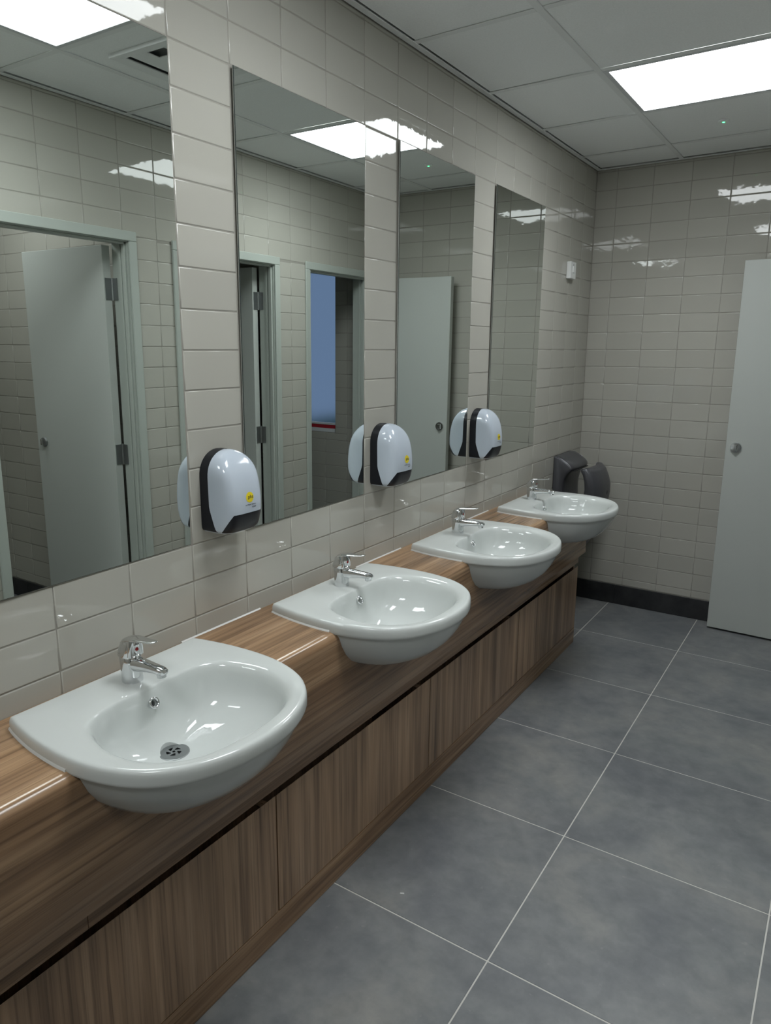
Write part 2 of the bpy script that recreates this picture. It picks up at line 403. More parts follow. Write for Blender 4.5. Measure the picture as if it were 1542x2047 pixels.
# ceiling: slab, lay-in tiles, bars, edge trim
LX0, LX1 = 0.463, 1.063
LIGHTS = [(1.073+0.6*k) for k in (1, -2, -5)]
VENT_Y = 0.473
ce = struct('ceiling', [(-0.12, XB+0.1, YF-0.1, YE+0.25, 2.640, 2.75)], M['soffit'], 'white suspended ceiling of square tiles in a bar grid', 'ceiling')
gx = [0.0, LX0, LX1, W]; gy = [YF] + [1.073+0.6*k for k in range(-5, 4)] + [YE]
_ct = {}
for i in range(3):
    for j in range(len(gy)-1):
        if i == 1 and any(abs(gy[j]-q) < 0.01 for q in LIGHTS): continue
        x0, x1, y0, y1 = gx[i]+(0.010 if i else 0.0295), gx[i+1]-(0.010 if i < 2 else 0.033), gy[j]+0.010, gy[j+1]-0.010
        if i == 0 and abs(gy[j]-1.073) < 0.01: y0 += 0.0052
        if (i, round(gy[j], 2)) in ((0, 2.27), (2, 0.47), (1, 1.07), (2, 1.67)): y0 += 0.0036
        if j == len(gy)-2: y1 -= 0.028 if i < 2 else 0.020
        if i == 1 and abs(gy[j]-VENT_Y) < 0.01:
            h_ = 0.142; cx_, cy_ = (LX0+LX1)/2, VENT_Y+0.3; vs, fs = [], []
            for z_ in (CZ+0.003, CZ+0.018):
                vs += [(x0, y0, z_), (x1, y0, z_), (x1, y1, z_), (x0, y1, z_), (cx_-h_, cy_-h_, z_), (cx_+h_, cy_-h_, z_), (cx_+h_, cy_+h_, z_), (cx_-h_, cy_+h_, z_)]
            for n_ in range(4):
                m_ = (n_+1) % 4; fs += [(n_, m_, 4+m_, 4+n_), (8+n_, 8+m_, 12+m_, 12+n_), (n_, m_, 8+m_, 8+n_), (4+n_, 4+m_, 12+m_, 12+n_)]
            link('ceiling_tile', mesh('ceiling_tile', vs, fs, M['ceil']), ce); continue
        k = (round(x1-x0, 4), round(y1-y0, 4))
        if k not in _ct: _ct[k] = bxm('ceiling_tile', -k[0]/2, k[0]/2, -k[1]/2, k[1]/2, 0, 0.015, M['ceil'], 0.001)
        o = link('ceiling_tile', _ct[k], ce, Matrix.Translation(((x0+x1)/2, (y0+y1)/2, CZ+0.0025+random.uniform(0, 0.0012))))
for x in (LX0, LX1): box('grid_bar', x-0.012, x+0.012, YF, YE-0.012, CZ-0.0015, CZ+0.0020, M['tbar'], ce, 0.0006)
for y in gy[1:-1]:
    for i in range(3): box('grid_bar', gx[i]+0.0125, gx[i+1]-0.0125, y-0.012, y+0.012, CZ-0.0010, CZ+0.0020, M['tbar'], ce, 0.0006)
def trim(name, boxes, label):
    r = empty(name, (boxes[0][0], boxes[0][2], CZ)); tag(r, label, 'ceiling trim', kind='structure')
    for q in boxes: box('edge_angle', *q, M['tbar'], r, 0.0006)
trim('trim_1', [(0.006, 0.026, YF, YE-0.006, CZ-0.003, CZ+0.001), (0.003, 0.006, YF, YE-0.006, CZ-0.003, CZ+0.02)], 'white metal edge angle where ceiling meets the mirror wall')
trim('trim_2', [(0.027, W-0.027, YE-0.026, YE-0.007, CZ-0.003, CZ+0.001), (0.027, W-0.027, YE-0.007, YE-0.004, CZ-0.003, CZ+0.02)], 'white metal edge angle where ceiling meets the end wall')
trim('trim_3', [(W-0.026, W-0.006, YF, YE-0.006, CZ-0.003, CZ+0.001), (W-0.006, W-0.003, YF, YE-0.006, CZ-0.003, CZ+0.02)], 'white metal edge angle above the cubicle doorways')
struct('ceiling_cubicle', [(W+0.10, XB, YF, YE, CZ, 2.635)], M['ceil'], 'plain white ceiling over the cubicles', 'ceiling')

# ceiling lights
def ceiling_light(x0, x1, y0, y1, label, mat, z=CZ, watts=3.1, off='_offscreen'):
    r = empty('ceiling_light'+off, ((x0+x1)/2, (y0+y1)/2, z)); tag(r, label, 'ceiling light', 'square ceiling light panels')
    f = 0.018; l = (r.location.x, r.location.y, z)
    for q in ((x0, x1, y0, y0+f), (x0, x1, y1-f, y1), (x0, x0+f, y0+f, y1-f), (x1-f, x1, y0+f, y1-f)):
        box('frame', *q, z-0.002, z+0.010, M['lampframe'], r, 0.0008)
    link('diffuser', bxm('diffuser', x0+f, x1-f, y0+f, y1-f, z+0.0005, z+0.006, mat, 0, l), r)
    ld = bpy.data.lights.new('lamp_beam'+off, 'AREA'); ld.shape = 'SQUARE'; ld.size = x1-x0-2*f-0.01; ld.energy = watts; ld.spread = math.radians(142); ld.color = (0.95, 0.985, 1.0)
    lo = bpy.data.objects.new('lamp_beam'+off, ld); COL.objects.link(lo); lo.parent = r; lo.location = (0, 0, -0.0004)
    return r
for y, lab in zip(LIGHTS, ('lit square ceiling panel between hand dryer end and air vent', 'lit square ceiling panel on the near side of the air vent', 'lit square ceiling panel above the entrance doorway')):
    ceiling_light(LX0+0.0125, LX1-0.0125, y+0.0125, y+0.5875, lab, M['lamp'], off='' if y > 1 else '_offscreen')   # the first is in the picture, the second shows in a mirror, the third in the highlights on the dispensers
ceiling_light(2.05, 2.60, 0.35, 0.90, 'lit square ceiling panel inside the first cubicle', M['lamp_cub'], CZ-0.011, 1.4)   # its light shows on the cubicle wall above the door

# air vent seen in the first mirror
def ring_mesh(name, cx, cy, a, b, z0, z1, zi, mat, loc):
    """square picture-frame ring: outer half a, inner half b, lower face slopes from z0 (outer) to zi (inner)"""
    sq = lambda h, z: [(cx-h, cy-h, z), (cx+h, cy-h, z), (cx+h, cy+h, z), (cx-h, cy+h, z)]
    vs = sq(a, z1) + sq(a, z0) + sq(b, zi) + sq(b, z1); fs = []
    for k in range(4):
        for i in range(4):
            j = (i+1) % 4; k2 = (k+1) % 4
            fs.append((k*4+i, k*4+j, k2*4+j, k2*4+i))
    return mesh(name, vs, fs, mat, False, loc)
vc = (0.763, 0.773)
v = empty('ceiling_vent', (vc[0], vc[1], CZ)); tag(v, 'square white air vent with stepped louvres set in ceiling', 'air vent')
vl = (vc[0], vc[1], CZ)
link('frame', ring_mesh('frame', *vc, 0.182, 0.142, CZ-0.012, CZ+0.002, CZ-0.007, M['tbar'], vl), v)
def open_box(name, x0, x1, y0, y1, z0, z1, mat, loc):      # four sides and a lid, open below
    q = [(x0, y0), (x1, y0), (x1, y1), (x0, y1)]
    return mesh(name, [(x, y, z0) for x, y in q]+[(x, y, z1) for x, y in q], [(i, (i+1) % 4, 4+(i+1) % 4, 4+i) for i in range(4)]+[(4, 5, 6, 7)], mat, False, loc)
link('duct', open_box('duct', vc[0]-0.1415, vc[0]+0.1415, vc[1]-0.1415, vc[1]+0.1415, CZ-0.003, 2.639, M['steel'], vl), v)
tx0, tx1, ty0, ty1 = vc[0]-0.140, vc[0]+0.120, vc[1]-0.136, vc[1]+0.140; hx0, hx1, hy0, hy1 = vc[0]-0.045, vc[0]+0.040, vc[1]-0.130, vc[1]-0.075
vs, fs = [], []
for z_ in (CZ-0.004, CZ-0.001):
    vs += [(tx0, ty0, z_), (tx1, ty0, z_), (tx1, ty1, z_), (tx0, ty1, z_), (hx0, hy0, z_), (hx1, hy0, z_), (hx1, hy1, z_), (hx0, hy1, z_)]
for n_ in range(4):
    m_ = (n_+1) % 4; fs += [(n_, m_, 4+m_, 4+n_), (8+n_, 8+m_, 12+m_, 12+n_), (n_, m_, 8+m_, 8+n_), (4+n_, 4+m_, 12+m_, 12+n_)]
link('tray', mesh('tray', vs, fs, M['tbar'], False, vl), v)
# emergency light
e = empty('emergency_light', (0.757, 2.588, CZ)); tag(e, 'small round ceiling emergency light with a green indicator', 'emergency light')
el = (0.757, 2.588, CZ)
cyl('housing', (el[0], el[1], CZ-0.006), (el[0], el[1], CZ+0.002), 0.022, 0.024, M['ceil'], e, 24, 35, el)
cyl('indicator', (el[0], el[1], CZ-0.0078), (el[0], el[1], CZ-0.0055), 0.0050, 0.0050, M['green'], e, 16, 35, el)

# ------------------------------------------------------------------ mirrors
EPS, TILT = 0.0105, -0.004
ML = ['frameless wall mirror reflecting the first cubicle door, fourth from the hand dryer', 'frameless wall mirror reflecting the doorway with the window, third from the hand dryer',
      'frameless wall mirror reflecting an open grey door leaf, second from the hand dryer', 'frameless wall mirror reflecting only wall tiles, next to the hand dryer']
for (a, b), lab in zip(MIR, ML):
    n = Vector((math.cos(EPS)*math.cos(TILT), math.sin(EPS), math.sin(TILT))).normalized()
    yy = Vector((0, 1, 0)); yy = (yy-n*yy.dot(n)).normalized(); zz = n.cross(yy)
    w_, h_ = (b-a)-0.004, MZ1-MZ0-0.003
    me = bpy.data.meshes.new('mirror')
    t = 0.0046; bv = 0.0018
    vs = [(-t, sx*w_/2, sy*h_/2) for sx, sy in ((-1, -1), (1, -1), (1, 1), (-1, 1))] + [(-bv, sx*w_/2, sy*h_/2) for sx, sy in ((-1, -1), (1, -1), (1, 1), (-1, 1))] + \
         [(0, sx*(w_/2-bv), sy*(h_/2-bv)) for sx, sy in ((-1, -1), (1, -1), (1, 1), (-1, 1))]
    fs = [(3, 2, 1, 0)] + [(k*4+i, k*4+(i+1) % 4, k*4+4+(i+1) % 4, k*4+4+i) for k in range(2) for i in range(4)] + [(8, 9, 10, 11)]
    me.from_pydata(vs, [], fs); me.materials.append(M['mirror_edge']); me.materials.append(M['mirror']); me.materials.append(M['mirror_side'])
    for p in me.polygons: p.material_index = 1 if p.index == 9 else (2 if p.index < 5 else 0)
    me.update()
    o = link('wall_mirror', me, None, Matrix.Translation((0.0046, (a+b)/2, (MZ0+MZ1)/2)) @ cols(n, yy, zz).to_4x4())
    tag(o, lab, 'mirror', 'wall mirrors above the basins')

# ------------------------------------------------------------------ basins
BC = [(-1.5+4*k)*TW-0.003 for k in range(4)]          # centres along the wall
OUT = [(0.050, 0.250), (0.075, 0.257), (0.10, 0.262), (0.135, 0.268), (0.167, 0.272), (0.21, 0.275), (0.25, 0.276), (0.285, 0.2745), (0.31, 0.2715), (0.34, 0.266), (0.37, 0.2575), (0.395, 0.248), (0.42, 0.2355),
       (0.44, 0.2225), (0.46, 0.2055), (0.477, 0.187), (0.49, 0.169), (0.503, 0.146), (0.515, 0.119), (0.524, 0.092), (0.531, 0.064), (0.535, 0.034), (0.537, 0.0)]
INN = [(0.181, 0.0), (0.182, 0.10), (0.186, 0.135), (0.195, 0.160), (0.21, 0.180), (0.23, 0.194), (0.26, 0.206), (0.30, 0.2155), (0.34, 0.2175), (0.375, 0.213), (0.405, 0.203), (0.43, 0.189), (0.452, 0.170), (0.470, 0.147),
       (0.484, 0.118), (0.494, 0.083), (0.499, 0.045), (0.501, 0.0)]
def closed(tab):
    L = list(tab); return L + [(x, -y) for x, y in reversed(L) if y != 0]
OUTP, INNP = closed(OUT), closed(INN)
def radial(poly, c, th):
    d = (math.cos(th), math.sin(th)); best = None
    for (x1, y1), (x2, y2) in zip(poly, poly[1:]+poly[:1]):
        ax, ay, bx, by = x1-c[0], y1-c[1], x2-c[0], y2-c[1]
        ex, ey = bx-ax, by-ay; den = d[0]*ey-d[1]*ex
        if abs(den) < 1e-12: continue
        t = (ax*ey-ay*ex)/den; s = (ax*d[1]-ay*d[0])/den
        if t > 0 and -1e-6 <= s <= 1+1e-6: best = t if best is None else max(best, t)
    return best
CC = (0.28, 0.0); NB = 120
ANG = sorted([2*PI*i/NB for i in range(NB)] + [math.atan2(s*0.250, 0.050-CC[0]) % (2*PI) for s in (-1, 1)])
ORAD = [radial(OUTP, CC, t) for t in ANG]; IRAD = [radial(INNP, CC, t) for t in ANG]
def oring(f, z, c=(0.24, 0.0)):
    r = []
    for t, q in zip(ANG, ORAD):
        x, y = CC[0]+q*math.cos(t), CC[1]+q*math.sin(t); r.append((c[0]+(x-c[0])*f, c[1]+(y-c[1])*f, z))
    return r
def iring(f, z, c=(0.248, 0.0)):
    r = []
    for t, q in zip(ANG, IRAD):
        x, y = CC[0]+q*math.cos(t), CC[1]+q*math.sin(t); r.append((c[0]+(x-c[0])*f, c[1]+(y-c[1])*f, z))
    return r
HULL = [(0.06, 0.668), (0.30, 0.671), (0.50, 0.680), (0.64, 0.694), (0.76, 0.715), (0.85, 0.742), (0.915, 0.772), (0.952, 0.797), (0.968, 0.8115)]
RIM = [(0.972, 0.8125), (0.990, 0.8135), (0.998, 0.8165), (1.0, 0.821), (0.9995, 0.8335), (0.996, 0.8400), (0.989, 0.8450), (0.978, 0.8474), (0.962, 0.8480)]
BOWL = [(1.060, 0.8475), (1.032, 0.8468), (1.004, 0.8452), (0.978, 0.8420), (0.955, 0.8368), (0.934, 0.8285), (0.915, 0.8165), (0.894, 0.8010), (0.862, 0.7830), (0.805, 0.7645), (0.715, 0.7475), (0.59, 0.7330), (0.45, 0.7225), (0.31, 0.7155), (0.18, 0.7112), (0.10, 0.7092)]
def basin_rings():
    R_ = [oring(f, z) for f, z in HULL] + [oring(f, z) for f, z in RIM]
    a, b = oring(0.962, 0.848), iring(1.060, 0.8475)
    for k in (0.33, 0.67): R_.append([tuple(p[i]+(q[i]-p[i])*k for i in range(3)) for p, q in zip(a, b)])
    return R_ + [iring(f, z) for f, z in BOWL]
def bored(o, meshes, ang):
    """cut the given solids out of o's mesh"""
    cs = []
    for me in meshes:
        c = link('cut', me); cs.append(c); c.matrix_basis = o.matrix_basis
        md = o.modifiers.new('b', 'BOOLEAN'); md.operation = 'DIFFERENCE'; md.object = c; md.solver = 'EXACT'
    dg = bpy.context.evaluated_depsgraph_get(); nm = bpy.data.meshes.new_from_object(o.evaluated_get(dg)); nm.name = o.data.name
    o.modifiers.clear(); o.data = nm
    for c in cs: bpy.data.objects.remove(c, do_unlink=True)
    nm.polygons.foreach_set('use_smooth', [True]*len(nm.polygons)); nm.set_sharp_from_angle(angle=math.radians(ang))
def arc_slot(cx, cy, r0, r1, a0, a1, z, n=6, dp=0.002):
    """pinwheel slot: a curved wedge"""
    top = [(cx+r1*math.cos(a0+(a1-a0)*i/n), cy+r1*math.sin(a0+(a1-a0)*i/n)) for i in range(n+1)]
    bot = [(cx+r0*math.cos(a1+0.25), cy+r0*math.sin(a1+0.25)), (cx+r0*math.cos(a1-0.25), cy+r0*math.sin(a1-0.25))]
    p = top+bot; k = len(p)
    return [(x, y, z) for x, y in p]+[(x, y, z-dp) for x, y in p], [tuple(range(k)), tuple(reversed(range(k, 2*k)))]+[(i, (i+1) % k, k+(i+1) % k, k+i) for i in range(k)]
def make_basin():
    L = (0.30, 0.0, 0.668)
    r = empty('wash_basin', L)
    b = link('bowl', loft_mesh('bowl', basin_rings(), M['ceramic'], 40, L))
    # overflow ring in the back wall of the bowl
    oc = Vector((0.1925, 0.0, 0.812)); nx = Vector((0.90, 0, 0.43)).normalized(); ta = Vector((0, 1, 0)); tb = nx.cross(ta)
    rings = [ellipse_ring(oc+nx*d, ta, tb, q, q, 24) for q, d in ((0.0135, -0.004), (0.0135, 0.001), (0.0125, 0.0026), (0.0100, 0.0030), (0.0085, 0.0015), (0.0078, -0.003))]
    ov = link('overflow_ring', loft_mesh('overflow_ring', rings, M['chrome'], True, L, (False, False)), r)
    bore = [loft_mesh('bore', [ellipse_ring(oc-nx*0.068, ta, tb, 0.0080, 0.0080, 24), ellipse_ring(oc+nx*0.012, ta, tb, 0.0080, 0.0080, 24)], M['ceramic'], False, L),
            loft_mesh('bore', [ellipse_ring((0.248, 0, q), (1, 0, 0), (0, 1, 0), 0.0290, 0.0290, 32) for q in (0.6765, 0.730)], M['ceramic'], False, L)]
    bored(b, bore, 40); b.parent = r
    # strainer
    dc = (0.248, 0.0); z = 0.7115
    st = link('drain_strainer', loft_mesh('drain_strainer', [ellipse_ring((dc[0], dc[1], z-d), (1, 0, 0), (0, 1, 0), q, q, 36) for q, d in ((0.0345, 0.0022), (0.0345, 0.0006), (0.0325, 0.0))], M['steel'], 40, L))
    cuts = []
    for k in range(5):
        vs, fs = arc_slot(dc[0], dc[1], 0.0078, 0.0165, k*2*PI/5, k*2*PI/5+0.75, z+0.004, 6, 0.012)
        cuts.append(mesh('slot', vs, fs, M['steel'], False, L))
    cuts.append(loft_mesh('slot', [ellipse_ring((dc[0], dc[1], q), (1, 0, 0), (0, 1, 0), 0.0036, 0.0036, 12) for q in (z-0.008, z+0.004)], M['steel'], False, L))
    bored(st, cuts, 8); st.parent = r
    link('drain_pipe', loft_mesh('drain_pipe', [ellipse_ring((dc[0], dc[1], q), (1, 0, 0), (0, 1, 0), 0.0285, 0.0285, 32) for q in (0.6775, z-0.003)], M['steel'], 40, L, (True, False)), r)
    # silicone bead where the rim meets the worktop
    bead = []
    for t, q in zip(ANG, ORAD):
        x, y = CC[0]+q*math.cos(t), CC[1]+q*math.sin(t)
        if x < 0.286: bead.append((x, y, (t-PI)))
    bead.sort(key=lambda p: p[2])
    rr = []
    for x, y, _ in bead:
        d = Vector((x-CC[0], y-CC[1], 0)).normalized(); rr.append([Vector((x, y, 0.8195))+d*0.0035, Vector((x, y, 0.8235))+d*0.0015, Vector((x, y, 0.826))-d*0.0015, Vector((x, y, 0.8195))-d*0.004])
    link('sealant', loft_mesh('sealant', rr, M['seal'], 50, L), r)
    return r
basin = make_basin()
BORD = ['next to the hand dryer', 'second from the hand dryer', 'third from the hand dryer', 'fourth from the hand dryer']
for k, c in enumerate(BC):
    o = basin if k == 0 else copy_tree(basin)
    o.location = (0.30, c, 0.668)
    tag(o, 'white ceramic semi recessed wash basin, ' + BORD[3-k], 'basin', 'row of wash basins')

# ------------------------------------------------------------------ taps
def make_tap():
    r = empty('mixer_tap', (0, 0, 0))
    X, Y, Z = Vector((1, 0, 0)), Vector((0, 1, 0)), Vector((0, 0, 1))
    # body: oval column that leans a little forward and swells at the collar
    body = [((0.0, 0, 0), 0.0240, 0.0230), ((0.0, 0, 0.002), 0.0245, 0.0235), ((-0.0005, 0, 0.015), 0.0240, 0.0230), ((-0.001, 0, 0.030), 0.0243, 0.0232), ((-0.002, 0, 0.045), 0.0245, 0.0238), ((-0.003, 0, 0.058), 0.0240, 0.0240), ((-0.003, 0, 0.0605), 0.0225, 0.0225)]
    link('body', loft_mesh('body', [ellipse_ring(c, X, Y, a, b, 32) for c, a, b in body], M['chrome'], 40), r)
    # spout
    sp = [((-0.004, 0.044), 0.017, 0.019, 0.10), ((0.015, 0.044), 0.016, 0.018, 0.08), ((0.035, 0.0455), 0.0150, 0.0150, 0.06), ((0.060, 0.0475), 0.0135, 0.0120, 0.05), ((0.085, 0.0485), 0.0125, 0.0098, 0.0), ((0.103, 0.0485), 0.0122, 0.0090, -0.15), ((0.111, 0.0470), 0.0105, 0.0078, -0.4), ((0.1145, 0.0452), 0.0060, 0.0045, -0.6)]
    rings = []
    for (x, z), w, h, a in sp:
        up = Vector((-math.sin(a), 0, math.cos(a))); rings.append(ellipse_ring((x, 0, z), Y, up, w, h, 28, 2.4))
    link('spout', loft_mesh('spout', rings, M['chrome'], 40), r)
    cyl('aerator', (0.1015, 0, 0.0335), (0.1000, 0, 0.0450), 0.0102, 0.0105, M['chrome'], r, 24, 35, bev=0.0008)
    # neck ball between spout and lever
    link('neck', loft_mesh('neck', [ellipse_ring((0.014, 0, 0.057+0.0125*math.sin(t)), X, Y, 0.0145*math.cos(t), 0.0145*math.cos(t), 24) for t in (-1.45, -1.0, -0.5, 0, 0.5, 1.0, 1.45)], M['chrome'], True), r)
    # lever: cap with a sloping back, then the blade
    cap = [((-0.003, 0, 0.0615), 0.0245, 0.0245), ((-0.003, 0, 0.0635), 0.0252, 0.0252), ((-0.0015, 0, 0.076), 0.0240, 0.0240), ((0.001, 0, 0.088), 0.0212, 0.0215), ((0.004, 0, 0.096), 0.0175, 0.0185), ((0.007, 0, 0.1005), 0.0110, 0.0130)]
    lv = link('lever', loft_mesh('lever', [ellipse_ring(c, X, Y, a, b, 32, 2.6) for c, a, b in cap], M['chrome'], 40), r)
    bl = [((-0.022, 0.078), 0.010, 0.003, 1.05), ((-0.016, 0.089), 0.0150, 0.0042, 0.85), ((-0.004, 0.0985), 0.0185, 0.0050, 0.45), ((0.012, 0.1030), 0.0180, 0.0044, 0.15), ((0.035, 0.1055), 0.0150, 0.0034, 0.08), ((0.060, 0.1075), 0.0120, 0.0027, 0.10), ((0.078, 0.1100), 0.0105, 0.0024, 0.18), ((0.086, 0.1117), 0.0075, 0.0018, 0.25), ((0.0885, 0.1123), 0.0030, 0.0009, 0.25)]
    rings = []
    for (x, z), w, h, a in bl:
        up = Vector((-math.sin(a), 0, math.cos(a))); rings.append(ellipse_ring((x, 0, z), Y, up, w, h, 24, 2.6))
    link('blade', loft_mesh('blade', rings, M['chrome'], 45), lv)
    for s in (-1, 1):
        ck = [((0.010, s*0.0125, 0.063), 0.0115, 0.0085), ((0.0115, s*0.0125, 0.078), 0.0108, 0.0080), ((0.0125, s*0.0115, 0.092), 0.0098, 0.0070), ((0.0125, s*0.0105, 0.103), 0.0085, 0.0060)]
        link('cheek', loft_mesh('cheek', [ellipse_ring(c, X, Y, a, b, 20, 3) for c, a, b in ck], M['chrome'], 45), lv)
    dot = cyl('temperature_dot', (0.0205, 0, 0.0795), (0.0232, 0, 0.0800), 0.0044, 0.0040, M['red'], lv, 16)
    dot['label'] = 'small red temperature dot'
    return r
tap = make_tap()
for k, c in enumerate(BC):
    o = tap if k == 0 else copy_tree(tap)
    o.location = (0.122, c, 0.8478)
    tag(o, 'chrome single lever mixer tap on the basin ' + BORD[3-k], 'tap', 'chrome basin taps')

# ------------------------------------------------------------------ worktop with cut-outs, rail, plinth, cabinets
Y0, Y1, XF = -0.96, 2.455, 0.303
def worktop():
    pr = [(0.0015, WT), (XF-0.026, WT)] + [(XF-0.026+0.026*math.sin(t), WT-0.026+0.026*math.cos(t)) for t in [PI/2*i/8 for i in range(1, 9)]] + \
         [(XF, 0.521), (XF-0.001, 0.519), (XF-0.022, 0.519), (XF-0.022, WT-0.034), (0.0015, WT-0.034)]
    me = loft_mesh('worktop', [[(x, y, z) for x, z in pr] for y in (Y0, Y1)], M['wood_y'], False)
    o = link('worktop', me)
    cutters = []
    for c in BC:
        rings = [[(x, y+c, z) for x, y, z in oring(f*0.985, zz)] for f, zz in HULL] + [[(x, y+c, z) for x, y, z in oring(0.955, zz)] for zz in (0.82, 0.90)]
        co = link('cut', loft_mesh('cut', rings, M['wood_y'])); cutters.append(co)
        md = o.modifiers.new('b', 'BOOLEAN'); md.operation = 'DIFFERENCE'; md.object = co; md.solver = 'EXACT'
    dg = bpy.context.evaluated_depsgraph_get()
    nm = bpy.data.meshes.new_from_object(o.evaluated_get(dg)); nm.name = 'worktop'
    o.modifiers.clear(); o.data = nm
    for co in cutters: bpy.data.objects.remove(co, do_unlink=True)
    nm.polygons.foreach_set('use_smooth', [True]*len(nm.polygons)); nm.set_sharp_from_angle(angle=math.radians(30))
    return o
root = empty('vanity_worktop', (0.15, (Y0+Y1)/2, 0.519)); tag(root, 'long walnut laminate worktop with rolled front edge under the basins', 'worktop')
wo = worktop(); wo.parent = root; wo.matrix_basis = Matrix.Translation(-root.location)
for a, b in zip([Y0]+[c+0.249 for c in BC], [c-0.249 for c in BC]+[Y1]):
    me = loft_mesh('sealant', [[(0.001, y, WT), (0.0045, y, WT), (0.001, y, WT+0.0035)] for y in (a, b)], M['seal'], False, tuple(root.location)); link('sealant', me, root)
rl = empty('front_rail', (0.259, (Y0+Y1)/2, 0.455)); tag(rl, 'dark walnut rail between worktop and cabinet doors', 'rail')
for a, b in ((Y0, -0.5560), (-0.5548, Y1)): box('rail_board', 0.250, 0.268, a, b, 0.456, 0.5185, M['wood_y'], rl, 0.0006)
pl = empty('plinth', (0.26, (Y0+Y1)/2, 0.0)); tag(pl, 'low walnut plinth board under the cabinet doors', 'plinth')
box('plinth_board', 0.252, 0.2685, Y0, Y1, 0.001, 0.0855, M['wood_y'], pl, 0.0008)
SE = [Y0, -0.816, 0.001, 0.826, 1.640, Y1]
CL = ['narrow walnut cabinet unit at the worktop end away from the hand dryer', 'walnut cabinet unit under the basin fourth from the hand dryer', 'walnut cabinet unit below the third basin from the hand dryer', 'walnut cabinet unit below the second basin from the hand dryer', 'walnut cabinet unit at the hand dryer end of the worktop']
for k in range(5):
    a, b = SE[k], SE[k+1]
    r = empty('vanity_cabinet', (0.135, (a+b)/2, 0.087)); tag(r, CL[k], 'cabinet', 'walnut vanity cabinets')
    ee = 0.018 if k == 4 else 0.0
    cs = struct('carcass', [(0.012, 0.028, a+0.001, b-0.001-ee, 0.087, 0.513), (0.028, 0.2485, a+0.001, b-0.001-ee, 0.087, 0.105), (0.028, 0.2485, a+0.001, a+0.013, 0.105, 0.395),
                (0.028, 0.2485, b-0.013-ee, b-0.001-ee, 0.105, 0.395)], M['wood_z'], None, None)
    del cs['kind']; cs.parent = r; cs.matrix_basis = Matrix.Translation(-r.location)
    if ee: box('end_panel', 0.012, 0.2495, b-ee, b, 0.001, WT-0.036, M['wood_z'], r, 0.0006)
    dp = [(0.250, 0.0890), (0.2685, 0.0890), (0.269, 0.0896), (0.269, 0.4368), (0.2682, 0.4376), (0.250, 0.4140)]   # top edge cut back as a finger pull
    dm = loft_mesh('door', [[(x, y, z) for x, z in dp] for y in (a+0.0026, b-0.0026-(0.001 if ee else 0))], M['wood_z'], False, tuple(r.location))
    link('door', dm, r)

# ------------------------------------------------------------------ soap dispensers
SH, SW = 0.214, 0.0680
DEP = [(0, 0.088), (0.04, 0.096), (0.10, 0.102), (0.2, 0.1075), (0.30, 0.1095), (0.42, 0.1090), (0.55, 0.1055), (0.66, 0.1000), (0.76, 0.0925), (0.84, 0.0830), (0.90, 0.0735), (0.945, 0.0635), (0.975, 0.0535), (0.992, 0.044), (1.0, 0.036)]
def sw(t):
    if t < 0.08: return SW*(0.90+0.10*math.sqrt(1-((0.08-t)/0.08)**2))
    if t < 0.68: return SW
    q = min(0.9995, (t-0.68)/0.32); return SW*(1-q**2.1)**(1/2.1)
SN = 5.2
def soap_pt(t, phi, sc=1.0):
    d, w = interp(DEP, t), sw(t)
    return (d*math.sin(phi)**(2/SN)*sc, -w*math.copysign(abs(math.cos(phi))**(2/SN), math.cos(phi)), t*SH)
def phi_of(t, x):
    d = interp(DEP, t); return math.asin(min(0.999, (x/d))**(SN/2))
def soap_front(y, z):
    t = z/SH; d, w = interp(DEP, t), sw(t); return d*(1-min(0.999, abs(y)/w)**SN)**(1/SN)
def text_mesh(s, size, bold=0.0):
    cu = bpy.data.curves.new('t', 'FONT'); cu.body = s; cu.size = size; cu.align_x = 'CENTER'; cu.align_y = 'CENTER'; cu.offset = bold; cu.resolution_u = 3
    o = bpy.data.objects.new('t', cu); COL.objects.link(o)
    dg = bpy.context.evaluated_depsgraph_get(); me = bpy.data.meshes.new_from_object(o.evaluated_get(dg))
    bpy.data.objects.remove(o, do_unlink=True); bpy.data.curves.remove(cu); return me
